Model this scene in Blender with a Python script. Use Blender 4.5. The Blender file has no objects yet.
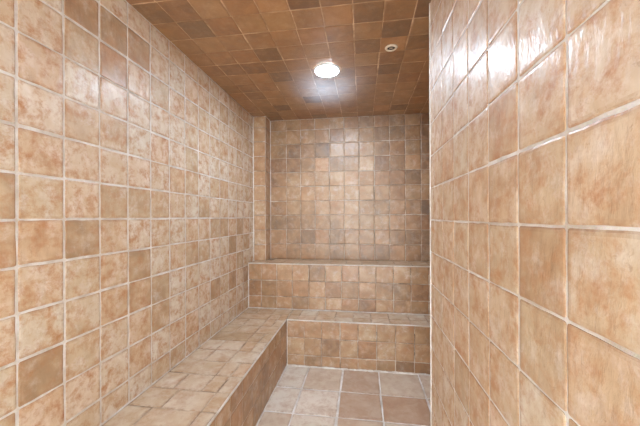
import bpy, bmesh, math, random
from mathutils import Vector, Matrix

HALO = 0.55
P = 0.152                      # pitch of one wall tile in metres
scene = bpy.context.scene
COL = scene.collection

# ---------------------------------------------------------------- dimensions (in tiles, z measured from the floor)
CAM_Z = 8.363
XL, XR, XRR = -7.214, 2.158, 4.72        # left wall, near right wall, rear right wall
YB, YU, YLO = 19.949, 17.957, 16.183     # back wall, upper riser, lower riser
YR_END, YF = 9.69, -4.6                  # far end of near right wall, front wall
H = CAM_Z + 6.723
S1 = CAM_Z - 5.771                       # lower seat
S2 = CAM_Z - 2.924                       # upper seat
XN = -4.231                              # face of left bench
PX, PY = -6.335, 18.923                  # corner pilaster


# ---------------------------------------------------------------- materials
def new_mat(name):
    m = bpy.data.materials.new(name)
    m.use_nodes = True
    nt = m.node_tree
    nt.nodes.clear()
    out = nt.nodes.new('ShaderNodeOutputMaterial')
    b = nt.nodes.new('ShaderNodeBsdfPrincipled')
    nt.links.new(b.outputs[0], out.inputs[0])
    return m, nt, b


def ramp(nt, stops, interp='LINEAR'):
    r = nt.nodes.new('ShaderNodeValToRGB')
    r.color_ramp.interpolation = interp
    els = r.color_ramp.elements
    while len(els) < len(stops):
        els.new(0.5)
    for e, (p, c) in zip(els, stops):
        e.position = p
        e.color = (*c, 1)
    return r


def noise(nt, vec, scale, detail=4, rough=0.55, dist=0.0):
    n = nt.nodes.new('ShaderNodeTexNoise')
    n.inputs['Scale'].default_value = scale
    n.inputs['Detail'].default_value = detail
    n.inputs['Roughness'].default_value = rough
    n.inputs['Distortion'].default_value = dist
    nt.links.new(vec, n.inputs['Vector'])
    return n


def mix(nt, fac, a, b, mode='MIX'):
    m = nt.nodes.new('ShaderNodeMix')
    m.data_type = 'RGBA'
    m.blend_type = mode
    for sock, v in ((m.inputs[0], fac), (m.inputs[6], a), (m.inputs[7], b)):
        if hasattr(v, 'is_output'):
            nt.links.new(v, sock)
        elif isinstance(v, (int, float)):
            sock.default_value = v
        else:
            sock.default_value = (*v, 1)
    return m.outputs[2]


def mth(nt, op, a, b=None, clamp=False):
    m = nt.nodes.new('ShaderNodeMath')
    m.operation = op
    m.use_clamp = clamp
    for i, v in enumerate((a, b)):
        if v is None:
            continue
        if hasattr(v, 'is_output'):
            nt.links.new(v, m.inputs[i])
        else:
            m.inputs[i].default_value = v
    return m.outputs[0]


def tile_material(name, stops, rough=0.56, bump=0.55, stretch=(1, 1, 0.4), blotch=0.75, rust=(0.44, 0.20, 0.07), pale=(0.79, 0.745, 0.70), fine=1.0, clouds=0.75, veins=1.0, coat=0.32):
    m, nt, b = new_mat(name)
    tc = nt.nodes.new('ShaderNodeTexCoord')
    at = nt.nodes.new('ShaderNodeAttribute'); at.attribute_name = 'shift'
    add = nt.nodes.new('ShaderNodeVectorMath'); add.operation = 'ADD'
    nt.links.new(tc.outputs['Object'], add.inputs[0])
    nt.links.new(at.outputs['Vector'], add.inputs[1])
    vec = add.outputs[0]
    tone = nt.nodes.new('ShaderNodeAttribute'); tone.attribute_name = 'tone'
    base = ramp(nt, stops)
    big = noise(nt, vec, 11, 3, 0.5, 0.6)
    tv = mth(nt, 'ADD', tone.outputs['Fac'], mth(nt, 'MULTIPLY', mth(nt, 'SUBTRACT', big.outputs['Fac'], 0.5), blotch), True)
    nt.links.new(tv, base.inputs[0])
    # pale clouding
    n2 = noise(nt, vec, 15 * fine, 7, 0.72, 0.2)
    r2 = ramp(nt, [(0.50, (0, 0, 0)), (0.72, (1, 1, 1))])
    nt.links.new(n2.outputs['Fac'], r2.inputs[0])
    calm = mth(nt, 'SUBTRACT', 1.15, tone.outputs['Fac'], True)
    c = mix(nt, mth(nt, 'MULTIPLY', mth(nt, 'MULTIPLY', r2.outputs[0], clouds), calm), base.outputs[0], pale)
    # rusty veins and freckles
    n3 = noise(nt, vec, 18 * fine, 8, 0.74, 0.2)
    r3 = ramp(nt, [(0.46, (0, 0, 0)), (0.66, (1, 1, 1))])
    nt.links.new(n3.outputs['Fac'], r3.inputs[0])
    c = mix(nt, mth(nt, 'MULTIPLY', mth(nt, 'MULTIPLY', r3.outputs[0], veins), calm), c, rust)
    # fine dark specks
    n6 = noise(nt, vec, 75, 5, 0.7, 0.9)
    r6 = ramp(nt, [(0.60, (0, 0, 0)), (0.72, (1, 1, 1))])
    nt.links.new(n6.outputs['Fac'], r6.inputs[0])
    c = mix(nt, mth(nt, 'MULTIPLY', r6.outputs[0], 0.45), c, tuple(q * 0.62 for q in rust))
    # worn, browner glaze along the tile edges
    rim = nt.nodes.new('ShaderNodeAttribute'); rim.attribute_name = 'rim'
    n7 = noise(nt, vec, 24, 5, 0.7, 0.3)
    r7 = ramp(nt, [(0.42, (0, 0, 0)), (0.60, (1, 1, 1))])
    nt.links.new(n7.outputs['Fac'], r7.inputs[0])
    c = mix(nt, mth(nt, 'MULTIPLY', mth(nt, 'MULTIPLY', r7.outputs[0], rim.outputs['Fac']), 0.6), c, tuple(q * 0.72 for q in rust))
    # reddish cast that differs from tile to tile
    red = nt.nodes.new('ShaderNodeAttribute'); red.attribute_name = 'ruddy'
    c = mix(nt, red.outputs['Fac'], c, mix(nt, 1.0, c, (1.0, 0.88, 0.80), 'MULTIPLY'))
    nt.links.new(c, b.inputs['Base Color'])
    # glaze: uneven gloss and a wavy surface
    mp = nt.nodes.new('ShaderNodeMapping')
    mp.inputs['Scale'].default_value = stretch
    nt.links.new(vec, mp.inputs['Vector'])
    n4 = noise(nt, mp.outputs[0], 70, 4, 0.6, 0.3)
    n5 = noise(nt, mp.outputs[0], 16, 2, 0.5, 0.2)
    hgt = mth(nt, 'ADD', mth(nt, 'MULTIPLY', n4.outputs['Fac'], 0.42), n5.outputs['Fac'])
    bp = nt.nodes.new('ShaderNodeBump')
    bp.inputs['Strength'].default_value = bump
    bp.inputs['Distance'].default_value = 0.006
    nt.links.new(hgt, bp.inputs['Height'])
    nt.links.new(bp.outputs[0], b.inputs['Normal'])
    mr = nt.nodes.new('ShaderNodeMapRange')
    mr.inputs[1].default_value = 0.3; mr.inputs[2].default_value = 0.7
    mr.inputs[3].default_value = rough - 0.08; mr.inputs[4].default_value = rough + 0.14
    nt.links.new(n3.outputs['Fac'], mr.inputs[0])
    nt.links.new(mr.outputs[0], b.inputs['Roughness'])
    b.inputs['Specular IOR Level'].default_value = 1.0
    b.inputs['Coat Weight'].default_value = coat
    b.inputs['Coat Roughness'].default_value = 0.25
    nt.links.new(bp.outputs[0], b.inputs['Coat Normal'])
    return m


def grout_material(name, ca, cb, scale=9, rough=0.55):
    m, nt, b = new_mat(name)
    tc = nt.nodes.new('ShaderNodeTexCoord')
    n = noise(nt, tc.outputs['Object'], scale, 5, 0.65, 0.4)
    r = ramp(nt, [(0.36, ca), (0.62, cb)])
    nt.links.new(n.outputs['Fac'], r.inputs[0])
    n2 = noise(nt, tc.outputs['Object'], 220, 3, 0.6)
    c = mix(nt, 0.18, r.outputs[0], n2.outputs['Color'], 'OVERLAY')
    nt.links.new(c, b.inputs['Base Color'])
    b.inputs['Roughness'].default_value = rough
    bp = nt.nodes.new('ShaderNodeBump')
    bp.inputs['Strength'].default_value = 0.4
    bp.inputs['Distance'].default_value = 0.003
    nt.links.new(n2.outputs['Fac'], bp.inputs['Height'])
    nt.links.new(bp.outputs[0], b.inputs['Normal'])
    return m


def plain(name, col, rough=0.4, metal=0.0, emit=None, strength=0):
    m, nt, b = new_mat(name)
    b.inputs['Base Color'].default_value = (*col, 1)
    b.inputs['Roughness'].default_value = rough
    b.inputs['Metallic'].default_value = metal
    if emit:
        b.inputs['Emission Color'].default_value = (*emit, 1)
        b.inputs['Emission Strength'].default_value = strength
    return m


TAN = [(0.0, (0.70, 0.625, 0.51)), (0.3, (0.58, 0.445, 0.295)), (0.55, (0.43, 0.29, 0.165)), (0.8, (0.275, 0.165, 0.085)), (1.0, (0.16, 0.09, 0.045))]
M_WALL = tile_material('tan_glazed_tile', TAN)
M_BACK = tile_material('ochre_glazed_tile', [(0.0, (0.66, 0.525, 0.375)), (0.3, (0.50, 0.33, 0.185)), (0.55, (0.37, 0.215, 0.10)), (0.8, (0.235, 0.13, 0.058)), (1.0, (0.16, 0.09, 0.045))],
                       rough=0.44, bump=0.5, blotch=0.85, clouds=0.62, veins=0.8, coat=0.3)
M_SEAT = tile_material('pale_seat_tile', TAN, rough=0.45, bump=0.4, stretch=(1, 1, 1), blotch=0.75, fine=0.6, clouds=0.6, veins=0.6, coat=0.3)
M_CEIL = tile_material('shaded_ceiling_tile', [(0.0, (0.53, 0.31, 0.13)), (0.4, (0.37, 0.19, 0.07)), (0.7, (0.20, 0.10, 0.038)), (1.0, (0.11, 0.06, 0.03))],  # wall tile again, coloured darker and browner for the ceiling's dim bounce light
                       rough=0.46, stretch=(1, 1, 1), blotch=0.5, clouds=0.5, veins=0.7, coat=0.5, rust=(0.36, 0.17, 0.07), pale=(0.56, 0.40, 0.26))
M_FLOOR = tile_material('beige_floor_tile', [(0.0, (0.86, 0.82, 0.75)), (0.4, (0.69, 0.63, 0.53)), (0.7, (0.50, 0.355, 0.255)), (1.0, (0.34, 0.2, 0.13))],
                        rough=0.4, bump=0.2, stretch=(1, 1, 1), blotch=0.5, fine=0.6, clouds=0.6, veins=0.6, coat=0.3, rust=(0.46, 0.27, 0.16), pale=(0.75, 0.68, 0.62))
M_GROUT = grout_material('cream_grout', (0.52, 0.45, 0.38), (0.74, 0.70, 0.66))
M_GROUT_TAN_SHADE = grout_material('tan_shaded_grout', (0.23, 0.16, 0.105), (0.62, 0.53, 0.44), 7)  # dark end paints the shadow uneven tiles cast into the joints
M_GROUT_BROWN = grout_material('brown_grout', (0.30, 0.17, 0.09), (0.64, 0.44, 0.28), 6)
M_GROUT_SEAT = grout_material('seat_grout', (0.20, 0.13, 0.08), (0.62, 0.51, 0.39), 8)
M_GROUT_WHITE = grout_material('white_grout', (0.58, 0.51, 0.45), (0.82, 0.78, 0.74), 14)
M_GROUT_FLOOR = grout_material('floor_grout', (0.60, 0.56, 0.52), (0.92, 0.91, 0.90), 6)
M_RIM = plain('cream_enamel', (0.70, 0.58, 0.45), 0.35)
M_DARK = plain('dark_recess', (0.045, 0.035, 0.03), 0.6)
M_STEEL = plain('brass_steel', (0.62, 0.52, 0.40), 0.3, 0.9)
M_WHITE = plain('white_enamel', (0.86, 0.86, 0.85), 0.3)
M_LAMP = plain('lamp_glow', (0.9, 0.9, 0.9), 0.4, 0, (0.76, 0.92, 1.10), 335)


# ---------------------------------------------------------------- mesh helpers
class Tiles:
    """collects tiled faces of one surface into ONE mesh (slot 0 grout, slot 1 tile, slot 2 joint filler)"""

    def __init__(self, seed):
        self.v, self.f, self.mat, self.tone, self.ruddy, self.shift, self.rim = [], [], [], [], [], [], []
        self.r = random.Random(seed)

    def face(self, idx, mat, tone=0.3, ruddy=0.0, shift=(0, 0, 0), rim=0.0):
        self.f.append(idx); self.mat.append(mat); self.tone.append(tone); self.ruddy.append(ruddy); self.shift.append(shift); self.rim.append(rim)

    def box(self, a, b, mat=0):
        """axis box between two corners given in tiles"""
        x0, y0, z0 = [min(p, q) * P for p, q in zip(a, b)]
        x1, y1, z1 = [max(p, q) * P for p, q in zip(a, b)]
        n = len(self.v)
        self.v += [(x0, y0, z0), (x1, y0, z0), (x1, y1, z0), (x0, y1, z0), (x0, y0, z1), (x1, y0, z1), (x1, y1, z1), (x0, y1, z1)]
        for q in ((0, 3, 2, 1), (4, 5, 6, 7), (0, 1, 5, 4), (1, 2, 6, 5), (2, 3, 7, 6), (3, 0, 4, 7)):
            self.face([n + i for i in q], mat)

    def bead(self, a, b, rad, mat=2, wob=0.25, step=0.35):
        """hand-smeared joint filler along an edge, coordinates in tiles, radius in metres"""
        a, b = Vector(a) * P, Vector(b) * P
        d = (b - a); L = d.length; d.normalize()
        e1 = d.orthogonal().normalized(); e2 = d.cross(e1)
        n = max(2, int(L / (P * step)))
        rings = []
        for i in range(n + 1):
            c = a + d * (L * i / n)
            rr = rad * (1 + self.r.uniform(-wob, wob))
            base = len(self.v)
            for k in range(8):
                t = k * math.pi / 4
                self.v.append(tuple(c + e1 * (rr * math.cos(t)) + e2 * (rr * math.sin(t))))
            rings.append(base)
        for i in range(n):
            for k in range(8):
                k2 = (k + 1) % 8
                self.face([rings[i] + k, rings[i] + k2, rings[i + 1] + k2, rings[i + 1] + k], mat)
        self.face([rings[0] + k for k in range(7, -1, -1)], mat)
        self.face([rings[-1] + k for k in range(8)], mat)

    def grid(self, o, u, v, us, vs, gap=0.05, tone=None, base=0.32, spread=0.10, ruddy=0.35, lift=0.0022, tilt=0.006, wob=0.012, skip=None):
        """tiles on a plane: o origin, u and v unit axes (u x v = outward normal); us, vs grid lines in tiles"""
        o, u, v = Vector(o), Vector(u), Vector(v)
        n = u.cross(v)
        r = self.r
        for i in range(len(us) - 1):
            for j in range(len(vs) - 1):
                if skip and skip(i, j):
                    continue
                u0, u1, v0, v1 = us[i], us[i + 1], vs[j], vs[j + 1]
                g = gap / 2
                w, h = u1 - u0 - gap, v1 - v0 - gap
                if w < 0.05 or h < 0.05:
                    continue
                dx, dy = r.uniform(-1, 1) * wob, r.uniform(-1, 1) * wob
                rot = r.uniform(-1, 1) * wob * 0.7
                cu, cv = (u0 + u1) / 2 + dx, (v0 + v1) / 2 + dy
                rc = min(0.032, w / 4, h / 4)
                pts = []
                hw, hh = w / 2, h / 2
                for (sx, sy, a0) in ((1, 1, 0), (-1, 1, 90), (-1, -1, 180), (1, -1, 270)):
                    for k in range(3):
                        a = math.radians(a0 + 45 * k)
                        pts.append((sx * (hw - rc) + rc * math.cos(a), sy * (hh - rc) + rc * math.sin(a)))
                    # chipped, wavy edge towards the next corner
                    nx = {0: (-1, 1), 90: (-1, -1), 180: (1, -1), 270: (1, 1)}[a0]
                    p0 = pts[-1]
                    a = math.radians(a0 + 90)
                    p1 = (nx[0] * (hw - rc) + rc * math.cos(a), nx[1] * (hh - rc) + rc * math.sin(a))
                    for k in (0.25, 0.5, 0.75):
                        q = r.uniform(-1, 0.6) * wob * 0.8
                        pts.append((p0[0] + (p1[0] - p0[0]) * k + math.cos(a) * q, p0[1] + (p1[1] - p0[1]) * k + math.sin(a) * q))
                cr, sr = math.cos(rot), math.sin(rot)
                pts = [(x * cr - y * sr, x * sr + y * cr) for x, y in pts]
                tu, tv = r.uniform(-1, 1) * tilt, r.uniform(-1, 1) * tilt
                N = len(pts)
                b0 = len(self.v)
                for (ins, hgt) in ((0.0, -0.003), (0.0, lift * 0.35), (0.022, lift * 0.85), (0.06, lift)):
                    for x, y in pts:
                        fx, fy = 1 - ins / hw, 1 - ins / hh
                        X, Y = x * fx, y * fy
                        z = hgt + (X * tu + Y * tv) * P * (1 if hgt > 0 else 0)
                        self.v.append(tuple((o + u * (cu + X) + v * (cv + Y)) * P + n * z))
                t = tone(i, j) if tone else None
                if t is None:
                    t = base + r.gauss(0, spread)
                else:
                    t = t + r.uniform(-0.03, 0.03)
                t = max(0.02, min(0.95, t))
                rd = max(0, min(1, r.gauss(ruddy, 0.3)))
                sh = (r.uniform(-9, 9), r.uniform(-9, 9), r.uniform(-9, 9))
                for k in range(3):
                    for q in range(N):
                        q2 = (q + 1) % N
                        self.face([b0 + k * N + q, b0 + k * N + q2, b0 + (k + 1) * N + q2, b0 + (k + 1) * N + q], 1, t, rd, sh, (1.0, 0.9, 0.5)[k])
                self.face([b0 + 3 * N + q for q in range(N)], 1, t, rd, sh)

    def build(self, name, mats, parent=None, kind=None, label=None, cat=None, origin=None):
        me = bpy.data.meshes.new(name)
        off = Vector(origin) if origin else Vector((0, 0, 0))
        me.from_pydata([tuple(Vector(p) - off) for p in self.v], [], self.f)
        for m in mats:
            me.materials.append(m)
        me.polygons.foreach_set('material_index', self.mat)
        a = me.attributes.new('tone', 'FLOAT', 'FACE'); a.data.foreach_set('value', self.tone)
        a = me.attributes.new('ruddy', 'FLOAT', 'FACE'); a.data.foreach_set('value', self.ruddy)
        a = me.attributes.new('rim', 'FLOAT', 'FACE'); a.data.foreach_set('value', self.rim)
        a = me.attributes.new('shift', 'FLOAT_VECTOR', 'FACE'); a.data.foreach_set('vector', [c for s in self.shift for c in s])
        me.update()
        ob = bpy.data.objects.new(name, me)
        COL.objects.link(ob)
        if parent:
            ob.parent = parent
        else:
            ob.location = off
        if kind:
            ob['kind'] = kind
        if label:
            ob['label'] = label
        if cat:
            ob['category'] = cat
        return ob


def lines(a, b, start, pitch=1.0, mn=0.18):
    """grid lines from a to b passing through start"""
    k = math.ceil((a - start) / pitch)
    out = [a]
    x = start + k * pitch
    while x < b:
        if x - out[-1] > mn:
            out.append(x)
        x += pitch
    if b - out[-1] < mn and len(out) > 1:
        out[-1] = b
    else:
        out.append(b)
    return out


def tmap(rows, low=0.03):
    """rows of digits, first row = topmost; returns lookup by column and row counted from the bottom"""
    rr = [[int(c) for c in r.replace(' ', '')] for r in rows]

    def f(i, j):
        k = len(rr) - 1 - j
        if 0 <= k < len(rr) and 0 <= i < len(rr[k]):
            return low + rr[k][i] * 0.108
        return None
    return f


def fixed(d):
    return lambda i, j: d.get((i, j))


TH = 0.8     # wall thickness in tiles
X, Y, Z = (1, 0, 0), (0, 1, 0), (0, 0, 1)
NX, NY, NZ = (-1, 0, 0), (0, -1, 0), (0, 0, -1)
ZROW = CAM_Z - 0.038            # one grout line of the left wall's rows

# ---------------------------------------------------------------- the room
G3 = [M_GROUT, M_WALL, M_GROUT_WHITE]
GT = [M_GROUT_TAN_SHADE, M_BACK, M_GROUT_WHITE]

# left wall
t = Tiles(11)
t.box((XL - TH, YF, -0.6), (XL, YB + TH, H))
ys = lines(YF, YB, 5.259)
zs = lines(0, H, ZROW)
iy = min(range(len(ys)), key=lambda i: abs(ys[i] - 5.259))
iz = min(range(len(zs)), key=lambda i: abs(zs[i] - ZROW))
LT = {}
for (c, k, v) in ((1, -1, .58), (0, -4, .62), (3, -2, .58), (4, -3, .5), (3, 0, .42), (2, -1, .30), (0, -1, .34), (0, -3, .16), (1, -3, .30),
                  (0, 0, .26), (1, 0, .2), (0, 1, .22), (1, 1, .2), (2, 0, .42), (5, -1, .22), (5, 0, .25), (4, 0, .38), (6, -2, .42), (7, -2, .42),
                  (2, -2, .26), (1, 4, .40), (2, 4, .50), (1, 5, .62), (2, 5, .58), (3, 5, .5), (-1, -1, .48), (-1, 0, .45), (4, -1, .22), (6, 0, .2), (3, -3, .45),
                  (7, 0, .46), (8, -1, .46), (9, -1, .5), (10, -2, .56), (9, 1, .4), (11, -1, .55), (12, -2, .5), (8, -4, .55), (10, -4, .58), (12, -4, .62), (11, -3, .5)):
    LT[(iy + c, iz + k)] = v
t.grid((XL, 0, 0), Y, Z, ys, zs, gap=0.054, tone=fixed(LT), base=0.22, spread=0.085)
t.bead((XL, YF, S1), (XL, YU, S1), 0.0055)
t.build('wall_left', G3, kind='structure', label='long left wall of tan glazed square tiles with pale grout', cat='wall')

# back wall
t = Tiles(12)
t.box((XL, YB, -0.6), (XRR + TH, YB + TH, H))
xs = [XL, PX] + [-5.172 + i for i in range(10)] + [XRR]
zs = [CAM_Z + q for q in (-2.924, -1.85, -0.86, 0.13, 1.10, 2.09, 3.07, 4.06, 5.03, 5.98, 6.723)]
bm = tmap(['0555445656576', '0444454466566', '0565734355567'.replace('5', '5'), '0665254166366', '0543333456755', '0443323345457',  # top row and right end toned darker for ceiling and side wall shade
           '0544333454588', '0655443434566', '0456454445677', '0454454564566'], 0.12)
t.grid((0, YB, 0), X, Z, xs, zs, gap=0.036, tone=bm, skip=lambda i, j: i == 0, wob=0.016, tilt=0.009, lift=0.0028)
t.bead((PX + 0.02, YB, S2), (PX + 0.02, YB, H), 0.0048)
t.bead((PX, YB, H), (0.5, YB, H), 0.004)
t.build('wall_back', GT, kind='structure', label='far wall of tan square tiles above the upper tiled bench', cat='wall')

# pilaster in the far left corner
t = Tiles(13)
t.box((XL, PY, S2), (PX, YB, H))
t.grid((0, PY, 0), X, Z, [XL + 0.06, PX], zs, gap=0.05, base=0.36, spread=0.06)
t.grid((PX, 0, 0), Y, Z, [PY, YB], zs, gap=0.05, base=0.42, spread=0.06)
t.bead((XL + 0.03, PY, S2), (XL + 0.03, PY, H), 0.0052)
t.bead((XL, PY, H), (PX, PY, H), 0.0045)
t.bead((PX, PY, H), (PX, YB, H), 0.0045)
t.build('wall_pilaster', GT, kind='structure', label='narrow tiled pilaster in the far left corner on the upper bench', cat='pilaster')

# near right wall and the return behind its end
t = Tiles(14)
t.box((XR, YF, -0.6), (XRR + TH, YR_END, H))
ys = lines(YF, YR_END, 3.49 - 0.02, 0.97)
zs = lines(0, H, CAM_Z - 0.11)
iy = min(range(len(ys)), key=lambda i: abs(ys[i] - 3.47))
iz = min(range(len(zs)), key=lambda i: abs(zs[i] - (CAM_Z - 0.11)))
RT = {(iy, iz - 1): .50, (iy, iz): .40, (iy - 1, iz - 1): .30, (iy - 1, iz - 2): .34, (iy, iz - 2): .38, (iy + 1, iz - 1): .34, (iy + 1, iz): .36,
      (iy + 2, iz - 2): .30, (iy + 2, iz): .34, (iy + 1, iz + 1): .38}
t.grid((XR, 0, 0), NY, Z, [-q for q in reversed(ys)], zs, gap=0.036, tone=lambda i, j: RT.get((len(ys) - 2 - i, j)), base=0.31, spread=0.055, ruddy=0.5)
t.bead((XR, YR_END, 0), (XR, YR_END, H), 0.006, wob=0.1)
t.grid((0, YR_END, 0), NX, Z, [-q for q in reversed(lines(XR + .1, XRR, XR + 1))], zs, gap=0.05)
t.build('wall_right', G3, kind='structure', label='near right wall of large-looking tan glazed tiles beside the camera', cat='wall')

t = Tiles(15)
t.box((XRR, YR_END, -0.6), (XRR + TH, YB, H))
t.grid((XRR, 0, 0), NY, Z, [-q for q in reversed(lines(YR_END, YB, YB - 8))], zs, gap=0.05)
t.build('wall_right_rear', GT, kind='structure', label='recessed tiled side wall behind the end of the right wall', cat='wall')

# front wall with the open doorway behind the camera
t = Tiles(16)
DX0, DX1, DZ = -4.0, 1.9, 14.0
t.box((XL - TH, YF - TH, -0.6), (DX0, YF, H))
t.box((DX1, YF - TH, -0.6), (XRR + TH, YF, H))
t.box((DX0, YF - TH, DZ), (DX1, YF, H))
t.grid((0, YF, 0), NX, Z, [-q for q in reversed(lines(XL, DX0, DX0 - 1))], lines(0, H, ZROW), gap=0.055)
t.build('wall_front', G3, kind='structure', label='tiled wall with the open doorway behind the camera', cat='wall')

# ceiling
t = Tiles(17)
t.box((XL - TH, YF - TH, H), (XRR + TH, YB + TH, H + TH))
xs = lines(XL, XRR, -2.29, 1.01)
ys = lines(YF, YB, 9.36, 0.975)
jx = min(range(len(xs)), key=lambda i: abs(xs[i] + 2.29))
jy = min(range(len(ys)), key=lambda i: abs(ys[i] - 9.36))
CT = {}
for (a, b, v) in ((-4, 0, .72), (-3, 1, .5), (-2, 0, .42), (-1, 0, .38), (0, 0, .46), (1, 0, .34), (2, 0, .66), (3, 0, .62), (2, 2, .7), (3, 1, .76), (4, 2, .72),
                  (4, 1, .5), (3, 2, .34), (3, 3, .60), (3, 4, .78), (2, 3, .5), (-2, 2, .72), (-3, 2, .5), (-2, 3, .62), (-1, 1, .42), (-1, 2, .5), (0, -1, .68), (1, -1, .66),
                  (2, -1, .66), (3, -1, .62), (-1, -1, .32), (-2, -1, .48), (-3, -1, .42), (-4, 1, .45), (-4, 2, .5), (-3, 3, .66), (-3, 4, .4), (-2, 4, .7), (-4, 4, .42),
                  (1, 2, .5), (0, 2, .44), (0, 1, .46), (1, 1, .5), (2, 1, .48), (4, 3, .52), (4, 4, .6), (3, 5, .58), (2, 4, .56), (2, 5, .6)):
    CT[(jx + a, jy + b)] = v
t.grid((0, 0, H), X, NY, xs, [-q for q in reversed(ys)], gap=0.035, tone=lambda i, j: CT.get((i, len(ys) - 2 - j)), base=0.52, spread=0.11, wob=0.016, tilt=0.009)
t.build('ceiling', [M_GROUT_BROWN, M_CEIL, M_GROUT_WHITE], kind='structure', label='flat ceiling of glazed square tiles coloured darker for shade', cat='ceiling')

# floor
t = Tiles(18)
t.box((XL - TH, YF - TH, -0.6), (XRR + TH, YB + TH, -0.02))
xs = [XN, -2.93, -1.06, 0.85, 2.92, XRR]
ys = sorted([YLO] + [14.10 - 1.83 * k for k in range(0, 10)] + [YF])
ys = [y for y in ys if y >= YF]
FT = {(0, 0): .22, (1, 0): .42, (2, 0): .70, (3, 0): .45, (0, 1): .18, (1, 1): .06, (2, 1): .66, (3, 1): .70, (0, 2): .42, (1, 2): .15, (2, 2): .5, (3, 2): .4,
      (4, 0): .3, (4, 1): .4}
t.grid((0, 0, 0), X, Y, xs, ys, gap=0.085, tone=lambda i, j: FT.get((i, len(ys) - 2 - j)), base=0.32, spread=0.1, ruddy=0.3, lift=0.002, wob=0.02, tilt=0.002)
t.bead((XN, YF, 0), (XN, YLO, 0), 0.006, wob=0.4)
for k in range(26):
    x0 = XN + 8.9 * k / 26
    t.bead((x0, YLO - 0.02 * (k % 3), 0.01), (x0 + 8.9 / 26, YLO - 0.02 * ((k + 1) % 3), 0.01), 0.0075, wob=0.6, step=0.12)
t.build('floor', [M_GROUT_FLOOR, M_FLOOR, M_GROUT_WHITE], kind='structure', label='floor of large beige and rosy square tiles with white grout', cat='floor')


# ---------------------------------------------------------------- the benches
def thing(name, label, cat, loc, group=None):
    o = bpy.data.objects.new(name, None)
    o.empty_display_size = 0.1
    COL.objects.link(o)
    o.location = [c * P for c in loc]
    o['label'] = label
    o['category'] = cat
    if group:
        o['group'] = group
    return o


D = 0.45   # slab thickness
E_ = 0.05

# long left bench
o = (XN - 1.49, (YF + YU) / 2, 0)
b = thing('tiled_bench', 'long narrow tiled bench running along the left wall towards the far corner', 'bench', o, 'built-in tiled benches')
OW = [c * P for c in o]
t = Tiles(21)
t.box((XL + E_, YF + E_, S1 - D), (XN, YU - .05, S1))
bys = [y for y in lines(YF, YU - .04, 9.13, 0.98)]
kk = min(range(len(bys)), key=lambda i: abs(bys[i] - 9.13))
r_ = random.Random(5)
cols = [XL + 0.06, -6.31, -5.30, -4.74, XN - 0.03]
for j in range(len(bys) - 1):
    y0, y1 = bys[j], bys[j + 1]
    wide = r_.random() < 0.4
    if y0 < 9:
        xs = [cols[0], -6.05 if j % 2 else -6.31, cols[3], cols[4]]
    elif j % 3 == 0:
        xs = [cols[0], cols[2], cols[3], cols[4]]
    elif j % 3 == 1:
        xs = [cols[0], cols[1], cols[2], cols[4]]
    else:
        xs = cols
    vs = [y0, y1]
    t.grid((0, 0, S1), X, Y, xs, vs, gap=0.04, base=0.17 if y0 < 13 else 0.28, spread=0.08, ruddy=0.0, wob=0.014)
t.build('seat', [M_GROUT_SEAT, M_SEAT, M_GROUT_WHITE], b, origin=OW)
t = Tiles(22)
t.box((XN - D, YF + E_, 0), (XN, YLO, S1 - D - E_))
t.box((XN - D, YLO, 0), (XN - E_, YU - .05, S1 - D - E_))
fy = lines(YF, YLO, 10.03)
fz = [0.06, S1 - 1.62, S1 - 0.63 - 0.02, S1 - 0.05]
fz = [0.05, 0.98, 1.92, S1 - 0.04]
t.grid((XN, 0, 0), Y, Z, fy, fz, gap=0.036, base=0.46, spread=0.09, ruddy=0.5)
t.build('riser', GT, b, origin=OW)
t = Tiles(23)
t.bead((XN - 0.015, YF + E_, S1 - 0.015), (XN - 0.015, YLO, S1 - 0.015), 0.0052, 0, wob=0.15)
e = t.build('edge_trim', [M_GROUT], b, origin=OW)
e['label'] = 'pale grouted front edge'

# lower back bench
o = ((XN + XRR) / 2, (YLO + YU) / 2, 0)
b = thing('tiled_bench', 'low tiled bench across the back, the one meeting the floor', 'bench', o, 'built-in tiled benches')
OW = [c * P for c in o]
t = Tiles(24)
t.box((XN + .02, YLO, S1 - D), (XRR - E_, YU - .05, S1))
t.grid((0, 0, S1), X, Y, [XN + 0.04, -3.62, -2.62, -1.55, -0.5, 0.5, 1.5, 2.6, 3.55, XRR - .03], [YLO + 0.04, 16.95, YU - .04], gap=0.036, base=0.2, spread=0.08, ruddy=0.2, wob=0.016)
t.build('seat', [M_GROUT_SEAT, M_SEAT, M_GROUT_WHITE], b, origin=OW)
t = Tiles(25)
t.box((XN + .02, YLO, 0), (XRR - E_, YLO + D, S1 - D - E_))
lx = [XN, -3.21, -2.23, -1.21, -0.24, 0.76, 1.76, 2.74, 3.75, XRR]
lz = [0.06, CAM_Z - 7.73, CAM_Z - 6.76, S1 - 0.04]
t.grid((0, YLO, 0), X, Z, lx, lz, gap=0.036, tone=tmap(['444334444', '346454433', '464445765']), wob=0.016, lift=0.0028)
t.bead((XN + .05, YLO, 0), (XN + .05, YLO, S1 - .05), 0.0045)
t.build('riser', GT, b, origin=OW)
t = Tiles(26)
t.bead((XN + .04, YLO + 0.015, S1 - 0.015), (XRR - E_, YLO + 0.015, S1 - 0.015), 0.005, 0, wob=0.2)
e = t.build('edge_trim', [M_GROUT], b, origin=OW)
e['label'] = 'pale grouted front edge'

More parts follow.
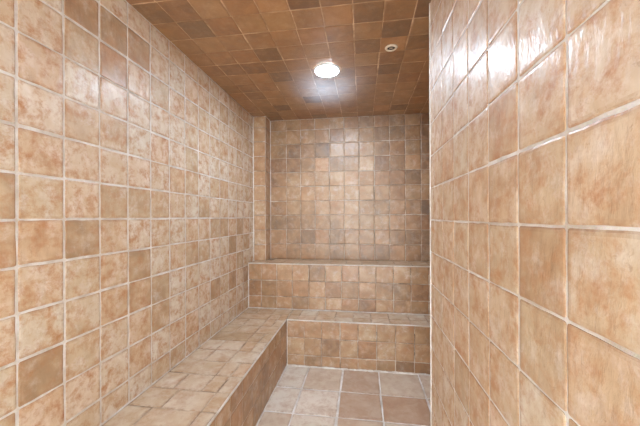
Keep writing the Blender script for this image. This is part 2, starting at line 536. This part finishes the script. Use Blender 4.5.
# upper back bench
o = ((XL + XRR) / 2, (YU + YB) / 2, 0)
b = thing('tiled_bench', 'upper tiled bench against the back wall, one step above the low one', 'bench', o, 'built-in tiled benches')
OW = [c * P for c in o]
t = Tiles(27)
t.box((XL + E_, YU, S2 - D), (XRR - E_, YB - E_, S2))
t.grid((0, 0, S2), X, Y, lines(XL + .05, XRR - .03, -6.0), [YU + 0.04, YU + 0.62, YU + 1.35, YB - 0.02], gap=0.04, base=0.40, spread=0.08, ruddy=0.1,
       skip=lambda i, j: i == 0 and j == 2, wob=0.016)
t.build('seat', [M_GROUT_SEAT, M_SEAT, M_GROUT_WHITE], b, origin=OW)
t = Tiles(28)
t.box((XL + E_, YU, 0), (XRR - E_, YU + D, S2 - D - E_))
ux = [XL + 0.05, -6.31, -5.31, -4.31, -3.27, -2.24, -1.24, -0.21, 0.82, 1.85, 2.85, 3.86, XRR]
uz = [S1 + 0.05, CAM_Z - 4.97, CAM_Z - 3.98, S2 - 0.04]
t.grid((0, YU, 0), X, Z, ux, uz, gap=0.036, tone=tmap(['443363444355', '665536545667', '453632464555']), wob=0.016, lift=0.0028)
t.bead((XL + .06, YU, S1), (XL + .06, YU, S2), 0.0055)
t.bead((XL + .06, YU, S1 + .02), (XRR - E_, YU, S1 + .02), 0.0045)
t.build('riser', GT, b, origin=OW)
t = Tiles(29)
t.bead((XL + 0.02, YU + 0.015, S2 - 0.015), (XRR - E_, YU + 0.015, S2 - 0.015), 0.005, 0, wob=0.2)
e = t.build('edge_trim', [M_GROUT], b, origin=OW)
e['label'] = 'pale grouted front edge'


# ---------------------------------------------------------------- ceiling fittings
def lathe(name, prof, mat, parent, seg=48, cap=True):
    """profile of (radius, z) in metres, spun about z"""
    bm_ = bmesh.new()
    rings = []
    for (rad, z) in prof:
        if rad < 1e-5:
            rings.append([bm_.verts.new((0, 0, z))])
        else:
            rings.append([bm_.verts.new((rad * math.cos(2 * math.pi * k / seg), rad * math.sin(2 * math.pi * k / seg), z)) for k in range(seg)])
    for a, c in zip(rings, rings[1:]):
        for k in range(seg):
            k2 = (k + 1) % seg
            if len(a) == 1 and len(c) == 1:
                continue
            if len(a) == 1:
                bm_.faces.new((a[0], c[k2], c[k]))
            elif len(c) == 1:
                bm_.faces.new((a[k], a[k2], c[0]))
            else:
                bm_.faces.new((a[k], a[k2], c[k2], c[k]))
    bmesh.ops.recalc_face_normals(bm_, faces=bm_.faces)
    me = bpy.data.meshes.new(name)
    bm_.to_mesh(me); bm_.free()
    for p in me.polygons:
        p.use_smooth = True
    me.materials.append(mat)
    ob = bpy.data.objects.new(name, me)
    COL.objects.link(ob)
    ob.parent = parent
    return ob


TOP = H * P - 0.0022
lamp = thing('ceiling_light', 'bright round white lamp on the tiled ceiling', 'ceiling light', (-1.55, 13.34, 0))
lamp.location.z = TOP
R0 = 0.088
lathe('trim_ring', [(R0 - 0.010, -0.001), (R0 - 0.010, -0.012), (R0 - 0.004, -0.015), (R0, -0.012), (R0 + 0.002, -0.004), (R0 + 0.002, -0.001), (R0 - 0.010, -0.001)], M_WHITE, lamp, 64)
RD = R0 - 0.012
dome = [(RD, -0.002), (RD, -0.010)] + [(RD * math.cos(a), -0.010 - 0.011 * math.sin(a)) for a in [math.radians(q) for q in (12, 25, 38, 50, 62, 74, 84)]] + [(0, -0.021)]
lathe('diffuser', dome, M_LAMP, lamp, 64)

fit = thing('ceiling_fitting', 'small round ceiling fitting with pale rim and dark recessed centre', 'ceiling fitting', (1.175, 11.99, 0))
fit.location.z = TOP
lathe('rim', [(0.0225, -0.0005), (0.023, -0.005), (0.026, -0.0085), (0.031, -0.0075), (0.0355, -0.004), (0.037, -0.0005), (0.0225, -0.0005)], M_RIM, fit)
lathe('recess', [(0.0226, -0.0015), (0.010, -0.0012), (0, -0.001)], M_DARK, fit)
nz = lathe('nozzle', [(0.0, -0.0015), (0.006, -0.0015), (0.006, -0.005), (0.004, -0.0065), (0.0022, -0.0065), (0.0022, -0.004), (0, -0.004)], M_STEEL, fit, 24)
for sx in (-1, 1):
    bm_ = bmesh.new()
    bmesh.ops.create_cube(bm_, size=1)
    bmesh.ops.scale(bm_, vec=(0.003, 0.018, 0.004), verts=bm_.verts)
    bmesh.ops.bevel(bm_, geom=bm_.edges[:], offset=0.0008, segments=2, affect='EDGES')
    bmesh.ops.translate(bm_, vec=(sx * 0.0095, 0, -0.004), verts=bm_.verts)
    me = bpy.data.meshes.new('prong'); bm_.to_mesh(me); bm_.free()
    me.materials.append(M_STEEL)
    ob = bpy.data.objects.new('prong', me); COL.objects.link(ob); ob.parent = fit

# ---------------------------------------------------------------- daylight through the doorway
w = bpy.data.worlds.new('World')
scene.world = w
w.use_nodes = True
bg = w.node_tree.nodes['Background']
bg.inputs[0].default_value = (0.86, 0.95, 1.0, 1)
bg.inputs[1].default_value = 11.0

# ---------------------------------------------------------------- added haze standing in for bloom round the ceiling lamp
vm = bpy.data.materials.new('halo_haze')
vm.use_nodes = True
nt = vm.node_tree
nt.nodes.clear()
vo = nt.nodes.new('ShaderNodeOutputMaterial')
vsn = nt.nodes.new('ShaderNodeVolumeScatter')
vsn.inputs['Color'].default_value = (0.95, 0.97, 1.0, 1)
vsn.inputs['Anisotropy'].default_value = 0.0
tc = nt.nodes.new('ShaderNodeTexCoord')
sx_ = nt.nodes.new('ShaderNodeVectorMath'); sx_.operation = 'LENGTH'
nt.links.new(tc.outputs['Object'], sx_.inputs[0])
fall = nt.nodes.new('ShaderNodeMapRange'); fall.interpolation_type = 'SMOOTHERSTEP'
fall.inputs[1].default_value = 0.0; fall.inputs[2].default_value = 1.0
fall.inputs[3].default_value = 1.0; fall.inputs[4].default_value = 0.0
nt.links.new(sx_.outputs['Value'], fall.inputs[0])
wisp = noise(nt, tc.outputs['Object'], 2.2, 3, 0.6, 0.5)
core = nt.nodes.new('ShaderNodeMapRange'); core.interpolation_type = 'SMOOTHSTEP'
core.inputs[1].default_value = 0.10; core.inputs[2].default_value = 0.6
nt.links.new(sx_.outputs['Value'], core.inputs[0])
dens = mth(nt, 'MULTIPLY', mth(nt, 'MULTIPLY', fall.outputs[0], core.outputs[0]), mth(nt, 'MULTIPLY', wisp.outputs['Fac'], HALO))
nt.links.new(dens, vsn.inputs['Density'])
nt.links.new(vsn.outputs[0], vo.inputs['Volume'])
bm_ = bmesh.new()
bmesh.ops.create_uvsphere(bm_, u_segments=48, v_segments=24, radius=1.0)
bmesh.ops.bisect_plane(bm_, geom=bm_.verts[:] + bm_.edges[:] + bm_.faces[:], plane_co=(0, 0, 0.12), plane_no=(0, 0, 1), clear_outer=True)
bmesh.ops.holes_fill(bm_, edges=[e_ for e_ in bm_.edges if e_.is_boundary])
me = bpy.data.meshes.new('halo'); bm_.to_mesh(me); bm_.free()
me.materials.append(vm)
st = bpy.data.objects.new('halo', me); COL.objects.link(st)
st.scale = (0.5, 0.5, 0.26)
st.location = (-1.55 * P, 13.34 * P, TOP - 0.004 - 0.12 * 0.26)
st['kind'] = 'stuff'; st['label'] = 'thin pale haze added to stand in for bloom round the ceiling lamp'; st['category'] = 'halo'

# ---------------------------------------------------------------- camera
cd = bpy.data.cameras.new('camera')
cd.sensor_width = 36
cd.lens = 294.84 / 640 * 36
cd.shift_y = 3.9 / 640
cd.clip_start = 0.02
cam = bpy.data.objects.new('camera', cd)
COL.objects.link(cam)
cam.matrix_world = Matrix.Translation((0, 0, CAM_Z * P)) @ Matrix.Rotation(0.14104, 4, 'Z') @ Matrix.Rotation(math.pi / 2, 4, 'X') @ Matrix.Rotation(-0.0035, 4, 'Z')
scene.camera = cam

vs_ = scene.view_settings
vs_.view_transform = 'Standard'
vs_.look = 'None'
vs_.gamma = 1
vs_.use_curve_mapping = False
vs_.exposure = -0.12
